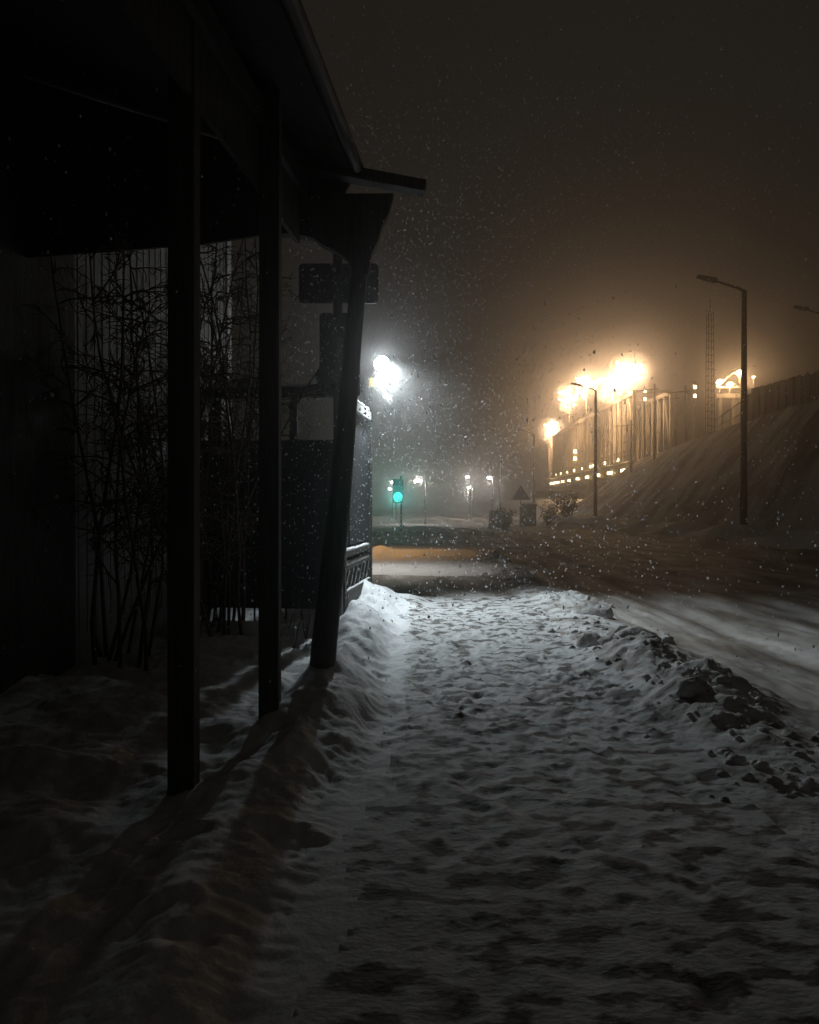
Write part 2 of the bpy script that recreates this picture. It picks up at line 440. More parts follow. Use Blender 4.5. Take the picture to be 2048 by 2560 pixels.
# boarded gable end between eave and post tops
EO = P(884, 440, 6.25); EO.z = 0                       # eave line at the far end
ZE = 4.10
gp = MB(); gp.prism([fr(EO, 0.02, 0.02, ZE - 0.02), fr(EO, 0.02, 3.3, ZE + 1.135), fr(EO, 0.02, 3.3, 3.55), fr(EO, 0.02, 1.25, 3.62), fr(EO, 0.02, 0.55, 3.70), fr(EO, 0.02, 0.12, 3.9)], E1 * 0.03)
gp.build('gable_panel', M['wood'], porch)
# roof slab from eave up to the house wall
rp = MB()
rp.hexa([fr(EO, -9.0, 3.25, ZE + 1.14), fr(EO, -9.0, 0, ZE), fr(EO, 0.08, 0, ZE), fr(EO, 0.08, 3.25, ZE + 1.14)],
        [fr(EO, -9.0, 3.25, ZE + 1.24), fr(EO, -9.0, 0, ZE + 0.10), fr(EO, 0.08, 0, ZE + 0.10), fr(EO, 0.08, 3.25, ZE + 1.24)])
rp.build('roof', M['roofing'], porch)
bm_ = MB().beam(fr(EO, -8.5, 0.42, 4.02), fr(EO, -0.05, 0.42, 4.02), 0.12, 0.16)
bm_.build('beam', M['wood'], porch, bevel=0.006)
gt = MB().tube([fr(EO, -8.9, -0.05, ZE + 0.03), fr(EO, 0.05, -0.05, ZE + 0.03)], 0.05, n=10)
gt.build('gutter', M['roofing'], porch, smooth=True)
# valance boards between the posts
vb = MB(); fbox(vb, EO, -8.5, -0.12, 0.40, 0.43, 3.55, 3.935); vb.build('valance', M['wood'], porch)

# --- enclosure with balustrade, where the path passes the corner
VO = Vector((-0.86, 10.0, 0))
ver = thing('timber_enclosure', (VO.x, VO.y, 0), 'dark boarded timber enclosure with snowy lattice railing below the white floodlight', 'enclosure')
VD, VW = 2.15, 1.86                                    # depth, width
for (a, b) in ((0, 0), (0, VW), (VD, VW)):
    p = MB(); fbox(p, VO, a - 0.055, a + 0.055, b - 0.055, b + 0.055, 0.0, 2.88); p.build('post', M['wood'], ver, bevel=0.006)
cp = MB(); fbox(cp, VO, VD - 0.06, VD + 0.06, -0.055, 0.065, -0.05, 3.34); cp.build('corner_post', M['wood'], ver, bevel=0.006)
for b in (0.62, 1.62):
    p = MB(); fbox(p, VO, -0.03, 0.03, b - 0.05, b + 0.05, 2.34, 2.88); p.build('post', M['wood'], ver)
pl = MB(); fbox(pl, VO, -0.085, 0.085, -0.03, VW + 0.1, 2.885, 3.01)
pl.build('front_beam', M['wood'], ver, bevel=0.006)
pl = MB(); fbox(pl, VO, 0.09, VD - 0.065, -0.06, 0.06, 2.80, 2.93); pl.build('side_beam', M['trim'], ver, bevel=0.006)
def snow_cap(name, pa, pb, w, h, parent, n=14, seed=0):
    """uneven rounded snow lying along a bar from pa to pb"""
    pa, pb = Vector(pa), Vector(pb); d = (pb - pa).normalized(); r = d.cross(UZ).normalized(); u = r.cross(d)
    rs = random.Random(seed); mb = MB(); vs = []; fs = []
    for i in range(n + 1):
        q = pa + (pb - pa) * (i / n); hh = h * rs.uniform(0.55, 1.1); ww = w * rs.uniform(0.85, 1.05)
        if i in (0, n): hh *= 0.5
        vs += [q - r * ww / 2, q - r * ww * 0.36 + u * hh * 0.8, q + u * hh, q + r * ww * 0.36 + u * hh * 0.8, q + r * ww / 2]
    for i in range(n):
        for k in range(4):
            a = i * 5 + k; fs.append((a, a + 1, a + 6, a + 5))
        fs.append((i * 5 + 4, i * 5, i * 5 + 5, i * 5 + 9))
    fs += [(4, 3, 2, 1, 0), tuple(n * 5 + k for k in range(5))]
    return mb.add(vs, fs).build(name, M['snow'], parent, smooth=True)
fbm_ = [c_ for c_ in ver.children if c_.name.startswith('front_beam')][0]; sbm_ = [c_ for c_ in ver.children if c_.name.startswith('side_beam')][0]
snow_cap('snow_cover', fr(VO, 0, -0.02, 3.012), fr(VO, 0, VW + 0.08, 3.012), 0.16, 0.05, fbm_, 26, 3)
snow_cap('snow_cover', fr(VO, 0.1, 0, 2.932), fr(VO, VD - 0.08, 0, 2.932), 0.12, 0.06, sbm_, 18, 4)
# boarded front, boards with narrow gaps
fb = MB(); b = 0.06
while b < VW - 0.1:
    fbox(fb, VO, -0.02, 0.012, b, b + 0.142, 0.19, 2.34); b += 0.15
fbox(fb, VO, 0.0125, 0.03, 0.06, VW - 0.06, 0.19, 2.33)
fb.build('front_panel', M['board'], ver)
# low crawl rail with thin bars under the front
for b in np.linspace(0.1, VW - 0.1, 9):
    k = MB(); fbox(k, VO, -0.01, 0.01, b - 0.01, b + 0.01, -0.02, 0.19); k.build('baluster', M['metal'], ver)
# boarded side above the balustrade
sb = MB(); a = 0.08
while a < VD - 0.16:
    if not 0.30 < a < 0.42:
        fbox(sb, VO, a, a + 0.092, -0.016, 0.016, 0.98, 2.80)
    a += 0.1
fbox(sb, VO, 0.28, 0.50, 0.018, 0.03, 0.98, 2.8)
sb.build('side_boards', M['board'], ver)
sw = MB(); fbox(sw, VO, 0.33, 0.40, -0.012, 0.012, 1.36, 1.68); sw.build('window', M['trim'], ver)
for z0, z1 in ((0.84, 0.91), (0.68, 0.73)):
    k = MB(); fbox(k, VO, 0.06, VD - 0.062, -0.05, 0.05, z0, z1); ra = k.build('rail', M['wood'], ver)
    snow_cap('snow_cover', fr(VO, 0.08, 0, z1 + 0.002), fr(VO, VD - 0.08, 0, z1 + 0.002), 0.10, 0.045, ra, 24, int(z0 * 100))
k = MB(); fbox(k, VO, 0.06, VD - 0.062, -0.06, 0.06, 0.22, 0.40); sill = k.build('sill_beam', M['wood'], ver, bevel=0.006)
snow_cap('snow_cover', fr(VO, 0.08, -0.03, 0.402), fr(VO, VD - 0.08, -0.03, 0.402), 0.05, 0.03, sill, 24, 8)
nb = 6; a0 = 0.08; st = (VD - 0.16) / nb
for i in range(nb):
    p, q = a0 + i * st, a0 + (i + 1) * st
    la = MB().beam(fr(VO, p, 0.012, 0.41), fr(VO, q, 0.012, 0.675), 0.022, 0.035).build('lattice_bar', M['wood'], ver)
    lb = MB().beam(fr(VO, q, -0.014, 0.41), fr(VO, p, -0.014, 0.675), 0.022, 0.035).build('lattice_bar', M['wood'], ver)
    snow_cap('snow_cover', fr(VO, p + 0.02, -0.03, 0.435), fr(VO, q - 0.03, -0.03, 0.67), 0.02, 0.02, la, 6, i)
kb = MB(); b = 0.08
while b < VW - 0.1:
    fbox(kb, VO, VD - 0.02, VD + 0.012, b, b + 0.142, 0.19, 1.9); b += 0.15
fbox(kb, VO, VD + 0.0125, VD + 0.03, 0.07, VW - 0.06, 0.19, 1.88)
kb.build('back_panel', M['board'], ver)

# --- floodlight on the enclosure's corner post
LP_ = P(955, 910, 12.0)
fl = thing('floodlight', (LP_.x, LP_.y + 0.12, LP_.z - 0.32), 'blinding white floodlight on the enclosure corner post over the snowy path', 'lamp')
MB().tube([LP_ + Vector((-0.2, 0.14, -0.30)), LP_ + Vector((-0.1, 0.17, -0.12)), LP_ + Vector((0, 0.13, -0.06))], 0.022, n=8).build('arm', M['metal'], fl, smooth=True)
bx_ = P(929, 956, 12.0)
MB().box(bx_.x - 0.045, bx_.x + 0.045, 12.02, 12.12, bx_.z - 0.07, bx_.z + 0.07).build('junction_box', M['yellow'], fl, bevel=0.008)
MB().tube([LP_ + Vector((0, 0.20, 0.03)), LP_ + Vector((0, 0.06, 0)), LP_ + Vector((0, 0.0, -0.012))], [0.05, 0.09, 0.125], n=18).build('housing', M['metal'], fl, smooth=True)
rim = MB(); N_ = 20
vs = []
for rr_, yy in ((0.01, -0.10), (0.055, -0.09), (0.09, -0.06), (0.115, -0.004)):
    for i in range(N_):
        an = 2 * math.pi * i / N_; vs.append(LP_ + Vector((rr_ * math.cos(an), yy - 0.008, rr_ * math.sin(an))))
fs = [tuple(range(N_))]
for q in range(3):
    for i in range(N_):
        a = q * N_ + i; b = q * N_ + (i + 1) % N_; fs.append((a, b, b + N_, a + N_))
rim.add(vs, fs).build('lens', M['white_lens'], fl, smooth=True)
lamp_light(fl, 'SPOT', LP_ + Vector((0, -0.14, 0.0)), 900, WHITE, 0.03, aim=(0.38, -0.36, -0.86), angle=R(109), blend=1.0)
br = MB().beam(P(934, 962, 12.1), P(978, 1010, 12.1), 0.10, 0.05)
bro = br.build('brace', M['wood'], fl)
snow_cap('snow_cover', P(934, 959, 12.1) + UZ * 0.0, P(980, 1007, 12.1), 0.11, 0.05, bro, 8, 5)

# --- sign pole with two boards seen from behind
SP = P(846, 1560, 9.35); SP.z = 0
d_ = 9.35
sg = thing('sign_post', (SP.x, SP.y, 0), 'dark sign pole behind the leaning post carrying two rounded boards', 'sign')
MB().tube([(SP.x, d_, -0.1), (P(845, 600, d_).x, d_, P(845, 585, d_).z)], 0.056, n=12).build('pole', M['sign'], sg, smooth=True)
def rounded(x0, x1, z0, z1, r, y, th):
    poly = []
    for cx, cz, a0 in ((x1 - r, z1 - r, 0), (x0 + r, z1 - r, 90), (x0 + r, z0 + r, 180), (x1 - r, z0 + r, 270)):
        for k in range(5):
            an = R(a0 + k * 22.5); poly.append((cx + r * math.cos(an), y, cz + r * math.sin(an)))
    return MB().prism(poly, (0, th, 0))
def sign_board(x0, y0, x1, y1, y):
    a = P(x0, y1, d_); b = P(x1, y0, d_)
    return rounded(a.x, b.x, a.z, b.z, 0.05, y, 0.025).build('sign_board', M['sign'], sg)
sign_board(746, 656, 946, 756, d_ + 0.06)
sign_board(798, 780, 900, 990, d_ + 0.06)
for py in (700, 840, 960):
    q = P(846, py, d_); MB().box(q.x - 0.09, q.x + 0.09, d_ - 0.062, d_ + 0.058, q.z - 0.02, q.z + 0.02).build('clamp', M['metal'], sg)
a = P(790, 990, d_); b = P(846, 920, d_)
MB().box(a.x, b.x, d_ + 0.087, d_ + 0.16, a.z, b.z).build('control_box', M['sign'], sg, bevel=0.01)

# --- bare trees and bushes between house and enclosure
def bare_tree(name, base, height, spread, label, seed, twig_r=0.006, stems=5, sec=9, ter=7, group=None):
    rs = random.Random(seed)
    t = thing(name, base, label, 'tree', group)
    base = Vector(base); tr = MB(); tw = MB()
    def walk(p, d, L, n, jit, lift):
        ch = [p]
        for _ in range(n):
            d = (d + Vector((rs.uniform(-jit, jit), rs.uniform(-jit, jit), rs.uniform(-jit, jit) + lift))).normalized()
            p = p + d * L / n; ch.append(p)
        return ch, d
    for i in range(stems):
        az = rs.uniform(0, 6.28); tilt = rs.uniform(0.05, spread / height * 1.2)
        d = Vector((math.cos(az) * tilt, math.sin(az) * tilt, 1)).normalized()
        L = height * rs.uniform(0.75, 1.05)
        ch, _ = walk(base + Vector((rs.uniform(-.35, .35), rs.uniform(-.4, .4), -0.15)), d, L, 9, 0.13, 0.02)
        r0 = 0.0045 * height * rs.uniform(0.7, 1.1)
        tr.tube(ch, [r0 * (1 - 0.85 * k / 9) + twig_r * 0.6 for k in range(10)], n=6)
        for j in range(sec):
            f = rs.uniform(0.25, 0.98) * 8.99; k = int(f); q = ch[k].lerp(ch[k + 1], f - k)
            az2 = rs.uniform(0, 6.28); d2 = Vector((math.cos(az2), math.sin(az2), rs.uniform(0.0, 1.0))).normalized()
            L2 = spread * rs.uniform(0.45, 1.0) * (1.15 - 0.07 * f)
            c2, e2 = walk(q, d2, L2, 6, 0.30, -0.05)
            tw.tube(c2, [twig_r * (1.7 - 1.1 * m_ / 6) for m_ in range(7)], n=4, cap=False)
            for m_ in range(ter):
                g = rs.uniform(0.1, 0.99) * 5.99; k2 = int(g); q2 = c2[k2].lerp(c2[k2 + 1], g - k2)
                d3 = (e2 * 0.6 + Vector((rs.uniform(-1, 1), rs.uniform(-1, 1), rs.uniform(-.9, .7)))).normalized()
                c3, _ = walk(q2, d3, L2 * rs.uniform(0.2, 0.5), 4, 0.35, -0.06)
                tw.tube(c3, [twig_r * (0.9 - 0.5 * z_ / 4) for z_ in range(5)], n=3, cap=False)
    tr.build('trunk', M['bark'], t, smooth=True)
    tw.build('crown', M['bark'], t)
    return t
G_ = 'bare trees by the house'
bare_tree('bare_tree', (-2.25, 8.9, 0.1), 4.9, 1.0, 'tangled bare tree against the pale house wall, behind the first porch post', 5, 0.0065, 9, 17, 10, G_)
bare_tree('bare_tree', (-2.65, 7.6, 0.1), 4.3, 1.1, 'bare tree left of the first porch post, closest to the camera', 8, 0.006, 10, 18, 10, G_)
bare_tree('bare_tree', (-2.38, 9.75, 0.1), 5.4, 0.8, 'tall bare tree at the lit corner of the pale house', 15, 0.007, 7, 16, 9, G_)
bare_tree('bare_tree', (-4.6, 21.5, 0.0), 8.0, 1.9, 'slender bare tree far behind the enclosure, tinted brown by far lamps', 23, 0.011, 4, 16, 8, G_)
for i, (px, py, d, h) in enumerate(((735, 1640, 8.0, 0.45), (765, 1610, 8.6, 0.5), (690, 1660, 7.6, 0.35))):
    q = P(px, py, d); q.z = ground_z(q.x, d)
    rs = random.Random(i + 40); tw = MB()
    for k in range(9):
        a = rs.uniform(0, 6.28); e = Vector((math.cos(a) * 0.25, math.sin(a) * 0.25, 1)).normalized()
        tw.tube([q - UZ * 0.03, q + e * h * 0.5, q + e * h * rs.uniform(0.8, 1.1) + Vector((rs.uniform(-.08, .08), 0, 0))], [0.005, 0.004, 0.002], n=4, cap=False)
    tag(tw.build('dry_weed', M['bark'], origin=q), ('dry weed stalks poking out of snow left of the leaning post', 'thin dry stalks in snow under the enclosure front', 'dry weed stalks in snow beside the second porch post')[i], 'plant', 'dry weeds in the yard snow')

# ------------------------------------------------------------------ clods of snow along the ridge
def clod(loc, r, seed):
    rs = random.Random(seed); n1, n2 = (9, 7) if r > 0.03 else (6, 4); vs = []; fs = []
    ph = [rs.uniform(0, 6.28) for _ in range(6)]
    for i in range(n2 + 1):
        th = math.pi * i / n2
        for k in range(n1):
            a = 2 * math.pi * k / n1
            f = 1 + 0.22 * math.sin(2 * a + ph[0]) * math.sin(th) + 0.16 * math.sin(3 * a + 2 * th + ph[1]) + 0.10 * math.sin(5 * th + ph[2] + a) + rs.uniform(-.09, .09)
            vs.append(Vector(loc) + Vector((math.sin(th) * math.cos(a) * r * f * 1.15, math.sin(th) * math.sin(a) * r * f, math.cos(th) * r * f * 0.8)))
    for i in range(n2):
        for k in range(n1):
            a = i * n1 + k; b = i * n1 + (k + 1) % n1; fs.append((a, b, b + n1, a + n1))
    return vs, fs
CL = [((1480, 1625), 0.13, 'large rounded snow clod lying alone at the ridge foot'),
      ((1530, 1652), 0.085, 'small dark snow clod on the path below the large one'),
      ((1552, 1615), 0.12, 'snow clod pressed against its neighbour on the ridge foot'),
      ((1585, 1622), 0.13, 'broad snow clod leaning on another at the ridge foot'),
      ((1468, 1545), 0.15, 'dark hollowed snow clod under the white snow heap'),
      ((1500, 1548), 0.14, 'dark snow clod beside the hollowed one under the white heap'),
      ((1622, 1632), 0.11, 'crumbly snow clod on the ridge slope right of the pair'),
      ((1732, 1790), 0.10, 'low snow clod at the dark near ridge'),
      ((1665, 1600), 0.10, 'snow clod on top of the ridge crest'),
      ((1240, 1398), 0.16, 'far small snow clod on the ridge beyond the light pool'),
      ((1262, 1412), 0.17, 'far snow clod on the dim ridge by the junction')]
for i, ((px, py), r, lb) in enumerate(CL):
    d = EYE * F / (py - 1265); x = (px - 1024) / F * d
    z = ground_z(x, d)
    vs, fs = clod((x, d, z + r * 0.12), r, 60 + i)
    tag(MB().add(vs, fs).build('snow_clod', M['ridge_snow'], origin=(x, d, z), smooth=True), lb, 'snow clod', 'snow clods along the ridge')
cr_ = MB()
for i in range(360):
    y = 4.0 + 14 * random.random() ** 1.3; x = float(RIDGE_X(np.array(y))) + random.gauss(0, 0.27)
    vs, fs = clod((x, y, ground_z(x, y) - 0.002), random.uniform(0.010, 0.036) * (1 if random.random() < .8 else 1.4), 1000 + i)
    cr_.add(vs, fs)
tag(cr_.build('snow_crumbs', M['ridge_snow'], smooth=True), kind='stuff')

# ------------------------------------------------------------------ unlit street lamps on the far side of the road
def street_lamp(base, top_z, reach, label):
    t = thing('street_lamp', base, label, 'street lamp', 'unlit street lamps along the road')
    b = Vector(base); z = top_z
    MB().tube([b - UZ * 0.2, b + UZ * 2.2, (b.x, b.y, z)], [0.15, 0.13, 0.09], n=10).build('pole', M['metal'], t, smooth=True)
    e = Vector((b.x - reach, b.y, z + reach * 0.33))
    MB().tube([(b.x, b.y, z - 0.02), (b.x - 0.22, b.y, z + 0.10), e], [0.06, 0.05, 0.04], n=8).build('arm', M['metal'], t, smooth=True)
    h = MB().hexa([e + Vector((-0.55, -0.12, 0.10)), e + Vector((0.18, -0.16, -0.10)), e + Vector((0.18, 0.16, -0.10)), e + Vector((-0.55, 0.12, 0.10))],
                  [e + Vector((-0.52, -0.08, 0.19)), e + Vector((0.20, -0.10, 0.06)), e + Vector((0.20, 0.10, 0.06)), e + Vector((-0.52, 0.08, 0.19))])
    ho = h.build('lamp_head', M['metal'], t, bevel=0.015)
    MB().hexa([e + Vector((-0.5, -0.09, 0.07)), e + Vector((-0.05, -0.1, -0.055)), e + Vector((-0.05, 0.1, -0.055)), e + Vector((-0.5, 0.09, 0.07))],
              [e + Vector((-0.5, -0.09, 0.09)), e + Vector((-0.05, -0.1, -0.035)), e + Vector((-0.05, 0.1, -0.035)), e + Vector((-0.5, 0.09, 0.09))]).build('lens', M['dead_lens'], ho)
    MB().box(b.x - 0.14, b.x + 0.14, b.y - 0.14, b.y + 0.14, b.z - 0.1, b.z + 0.35).build('base', M['metal'], t, bevel=0.02)
    return t
t1 = street_lamp((12.72, 30.0, 0.45), P(0, 728, 30).z, 1.25, 'tall unlit street lamp nearest the camera, at the embankment foot')
for (px, top, d, lb) in ((1489, 977, 56.5, 'second unlit street lamp, crossing in front of the glowing bridge'),
                         (1335, 1085, 87, 'third unlit street lamp, just left of the bridge end'),
                         (1250, 1136, 127, 'faint fourth unlit street lamp beside the far junction')):
    c = copy_tree(t1); x = (px - 1024) / F * d
    c.location = (x, d, P(0, top, d).z - P(0, 728, 30).z + 0.45); c['label'] = lb
street_lamp((21.55, 41.0, 6.3), P(0, 790, 41).z, 1.05, 'unlit lamp above the slab fence, only its arm in view at the right edge')

# ------------------------------------------------------------------ distant lit lamps at the junction
def far_lamp(px, py, d, w, label, bright=1.0):
    p = P(px, py, d)
    t = thing('distant_lamp', (p.x, d, 0), label, 'street lamp', 'distant lit lamps beyond the junction')
    MB().tube([(p.x + w * .9, d, -0.1), (p.x + w * .9, d, p.z + 0.1)], 0.07, n=6).build('pole', M['metal'], t)
    MB().beam((p.x - w * .9, d, p.z + 0.12), (p.x + w * .9, d, p.z + 0.12), 0.2, 0.08).build('lamp_head', M['metal'], t)
    MB().box(p.x - w / 2, p.x + w / 2, d - 0.14, d + 0.1, p.z - 0.10, p.z + 0.075).build('lens', M['far_lens'], t, bevel=0.02)
    if bright: lamp_light(t, 'POINT', p + Vector((0, -0.3, -0.1)), 170 * bright, (1.0, 0.93, 0.85), 0.1)
far_lamp(982, 1205, 82, 0.35, 'small lit lamp just above the green traffic light')
far_lamp(1046, 1202, 64, 0.62, 'long flat lit lamp head right of the green light', 1.5)
far_lamp(975, 1222, 100, 0.35, 'small lit lamp left above the green light', 0.6)
far_lamp(1169, 1192, 90, 0.42, 'dim lit lamp on the far side of the junction, upper one of two', 0.6)
far_lamp(1173, 1219, 95, 0.45, 'bright round glowing lamp low over the junction', 3.0)
far_lamp(1223, 1194, 72, 0.34, 'lit lamp with its pole showing beside the fourth street lamp', 1.2)

# traffic light
TD = 40.0; tp = P(995, 1243, TD)
tl_ = thing('traffic_light', (tp.x + 0.16, TD, 0), 'traffic light showing green beyond the enclosure corner', 'traffic light')
MB().tube([(tp.x + 0.16, TD + 0.2, -0.1), (tp.x + 0.16, TD + 0.2, tp.z + 1.1)], 0.05, n=8).build('pole', M['metal'], tl_)
MB().box(tp.x - 0.27, tp.x + 0.27, TD, TD + 0.18, tp.z - 0.30, tp.z + 0.92).build('signal_housing', M['sign'], tl_, bevel=0.03)
for k, mk in ((0, 'green_lens'), (1, 'dead_lens')):
    q = tp + UZ * 0.56 * k
    vs = [q + Vector((0.23 * math.cos(i * R(24)), -0.012, 0.26 * math.sin(i * R(24)))) for i in range(15)]
    ln = MB().prism(vs, (0, 0.01, 0)).build('lens', M[mk], tl_)
    if k == 0: ln['label'] = 'lit green lens'
    arc = [q + Vector((0.205 * math.cos(R(a)), -0.09, 0.205 * math.sin(R(a)))) for a in range(0, 181, 20)]
    MB().prism(arc, (0, 0.088, 0)) if False else None
    MB().beam(q + Vector((-0.22, -0.09, 0.27)), q + Vector((0.22, -0.09, 0.27)), 0.16, 0.012).build('visor', M['sign'], tl_)
lamp_light(tl_, 'SPOT', tp + Vector((0, -0.16, 0)), 240, (0.06, 0.85, 0.75), 0.1, aim=(0, -1, 0.03), angle=R(16), blend=1.0)

# lamps behind the enclosure that light the snow past it
def yard_lamp(x, y, z, color, power, mk, label, ang):
    t = thing('yard_lamp', (x, y, 0), label, 'lamp', 'shaded lamps behind the enclosure')
    MB().tube([(x - 0.25, y, -0.1), (x - 0.25, y, z + 0.15), (x - 0.1, y, z + 0.25), (x, y, z + 0.22)], 0.045, n=8).build('pole', M['metal'], t)
    MB().tube([(x, y, z + 0.24), (x, y, z + 0.18), (x, y, z + 0.02)], [0.06, 0.16, 0.24], n=14).build('lamp_shade', M['metal'], t)
    vs, fs = clod((x, y, z + 0.09), 0.07, 5); MB().add(vs, fs).build('bulb', M[mk], t, smooth=True)
    lamp_light(t, 'SPOT', (x, y, z - 0.03), power, color, 0.08, aim=(0, 0, -1), angle=ang, blend=1.0)
yard_lamp(-1.25, 18.6, 4.2, (1, 0.92, 0.84), 560, 'far_lens', 'shaded white yard lamp hidden behind the enclosure', R(100))
yard_lamp(-1.75, 25.0, 4.4, (1, 0.52, 0.20), 560, 'deck_lens', 'shaded orange yard lamp at the junction behind the enclosure', R(110))

# junction furniture: post, sign, cabinet, bushes
q = P(1237, 1340, 55); bo = thing('bollard_post', (q.x, 55, 0), 'thick dark post at the junction left of the triangular sign', 'post')
MB().tube([(q.x, 55, -0.1), (q.x, 55, P(0, 1283, 55).z), (q.x, 55, P(0, 1276, 55).z)], [0.42, 0.42, 0.3], n=10).build('shaft', M['darksteel'], bo)
MB().tube([(q.x, 55, -0.1), (q.x, 55, 0.25)], 0.5, n=10).build('base', M['concrete'], bo)
q = P(1302, 1240, 60); ts = thing('road_sign', (q.x, 60, 0), 'triangular road sign on a pole beside the dark cabinet', 'sign')
MB().tube([(q.x, 60, -0.1), (q.x, 60, q.z + 0.3)], 0.05, n=8).build('pole', M['metal'], ts)
MB().prism([q + Vector((-0.72, -0.07, -0.30)), q + Vector((0.72, -0.07, -0.30)), q + Vector((0, -0.07, 0.85))], (0, 0.02, 0)).build('sign_board', M['sign'], ts)
q = P(1320, 1290, 62); cb = thing('utility_cabinet', (q.x, 62, 0), 'dark utility cabinet behind the triangular road sign', 'cabinet')
MB().box(q.x - 0.62, q.x + 0.62, 61.7, 62.3, -0.1, 1.65).build('body', M['darksteel'], cb, bevel=0.03)
MB().box(q.x - 0.68, q.x + 0.68, 61.62, 62.38, 1.652, 1.72).build('top', M['snow'], cb, bevel=0.02)
MB().box(q.x - 0.02, q.x + 0.02, 61.66, 61.698, 0.2, 1.5).build('door_seam', M['metal'], cb)

def bush(px, d, w, h, label, seed):
    rs = random.Random(seed); x = (px - 1024) / F * d; z = ground_z(x, d)
    t = thing('bush', (x, d, z), label, 'bush', 'dark bushes beside the far road'); tw = MB(); lf = MB()
    for i in range(26):
        a = rs.uniform(0, 6.28); l = h * rs.uniform(0.6, 1.05); e = Vector((math.cos(a) * rs.random() * w / h, math.sin(a) * rs.random() * w / h * .6, 1))
        p0 = Vector((x + rs.uniform(-.2, .2) * w, d, z - 0.1)); p1 = p0 + e * l * 0.55; p2 = p0 + e * l + Vector((rs.uniform(-.2, .2), 0, 0))
        tw.tube([p0, p1, p2], [0.03, 0.02, 0.008], n=4, cap=False)
        for k in range(26):
            c = p1.lerp(p2, rs.uniform(-.6, 1.05)) + Vector((rs.gauss(0, .16), rs.gauss(0, .16), rs.gauss(0, .14)))
            u_ = Vector((rs.uniform(-1, 1), rs.uniform(-1, 1), rs.uniform(-1, 1))).normalized() * 0.09; v_ = u_.orthogonal().normalized() * 0.05
            lf.add([c - u_, c + v_, c + u_, c - v_], [(0, 1, 2, 3)])
    tw.build('stems', M['bark'], t); lf.build('foliage', M['evergreen'], t)
bush(1262, 52, 0.9, 1.4, 'dark bush right of the thick post at the junction', 1)
bush(1375, 62, 1.6, 1.9, 'dark bush between cabinet and third street lamp', 2)
bush(1420, 60, 1.7, 1.8, 'dark bush at the bottom of the embankment end', 3)

# ------------------------------------------------------------------ railway bridge with floodlights
BA = Vector((25.2, 87, 0)); BB = Vector((26.6, 150, 0))           # near and far ends of its near side
DZ = 6.6                                                          # deck level
TT = 14.2                                                         # top chord
bd = (BB - BA).normalized(); bs = Vector((bd.y, -bd.x, 0)); BL = (BB - BA).length; BWID = 3.8
def bp(a, b, z): p = BA + bd * a + bs * b; return Vector((p.x, p.y, z))
bridge = thing('railway_bridge', (BA.x, BA.y, 0), 'steel truss railway bridge glowing under orange floodlights beyond the embankment', 'bridge')
dk = MB(); dk.hexa([bp(0, 0, DZ - .35), bp(0, BWID, DZ - .35), bp(BL, BWID, DZ - .35), bp(BL, 0, DZ - .35)], [bp(0, 0, DZ), bp(0, BWID, DZ), bp(BL, BWID, DZ), bp(BL, 0, DZ)])
dk.build('deck', M['darksteel'], bridge)
for b in (-0.15, BWID + 0.15):
    MB().beam(bp(0, b, DZ - 0.75), bp(BL, b, DZ - 0.75), 0.26, 1.3).build('girder', M['darksteel'], bridge)
    MB().beam(bp(1, b, TT), bp(BL - 1, b, TT), 0.4, 0.5).build('top_chord', M['steel'], bridge)
    n = 26
    for i in range(n + 1):
        a = 1 + (BL - 2) * i / n
        MB().beam(bp(a, b, DZ - 0.1), bp(a, b, TT - 0.25), 0.34, 0.34).build('truss_post', M['steel'], bridge)
    for i in range(n):
        a = 1 + (BL - 2) * i / n; a2 = 1 + (BL - 2) * (i + 1) / n
        if i % 4: continue
        z0, z1 = (DZ, TT - .3) if i % 8 == 0 else (TT - .3, DZ)
        MB().beam(bp(a, b, z0), bp(a2, b, z1), 0.14, 0.18).build('diagonal', M['steel'], bridge)
n = 8
for i in range(n + 1):
    a = 1 + (BL - 2) * i / n
    MB().beam(bp(a, 0, TT + 0.1), bp(a, BWID, TT + 0.1), 0.25, 0.3).build('cross_beam', M['steel'], bridge)
rl = MB()
for z in (DZ + 0.55, DZ + 1.1): rl.beam(bp(0, -0.75, z), bp(BL, -0.75, z), 0.05, 0.06)
for i in range(43):
    a = BL * i / 42; rl.beam(bp(a, -0.75, DZ - 0.1), bp(a, -0.75, DZ + 1.1), 0.05, 0.05)
rl.build('railing', M['darksteel'], bridge)
wk = MB(); wk.beam(bp(0, -0.6, DZ - 0.06), bp(BL, -0.6, DZ - 0.06), 0.8, 0.08); wk.build('walkway', M['steel'], bridge)
for i, a in enumerate((4, 11, 18, 25, 32, 39, 45, 51, 56)):
    w_ = (0.9, 0.7, 0.55, 0.4, 0.4, 0.35, 0.35, 1.6, 1.8)[i]
    MB().beam(bp(a - w_, -0.55, DZ - 1.0), bp(a + w_, -0.55, DZ - 1.0), 0.3, 0.34).build('deck_light', M['deck_lens'], bridge)
for i, a in enumerate((8, 15, 22, 24, 29.5, 36, 42, 48, 53)):
    MB().beam(bp(a - 0.2, -0.3, DZ + 0.45), bp(a + 0.2, -0.3, DZ + 0.45), 0.2, 0.35).build('walkway_light', M['deck_lens'], bridge)
sgl = MB().beam(bp(34, -0.5, 9.9), bp(34.5, -0.5, 9.9), 0.4, 0.5); sgl.beam(bp(34, -0.5, 8.8), bp(34.5, -0.5, 8.8), 0.4, 0.5); sgl.build('signal_light', M['deck_lens'], bridge)
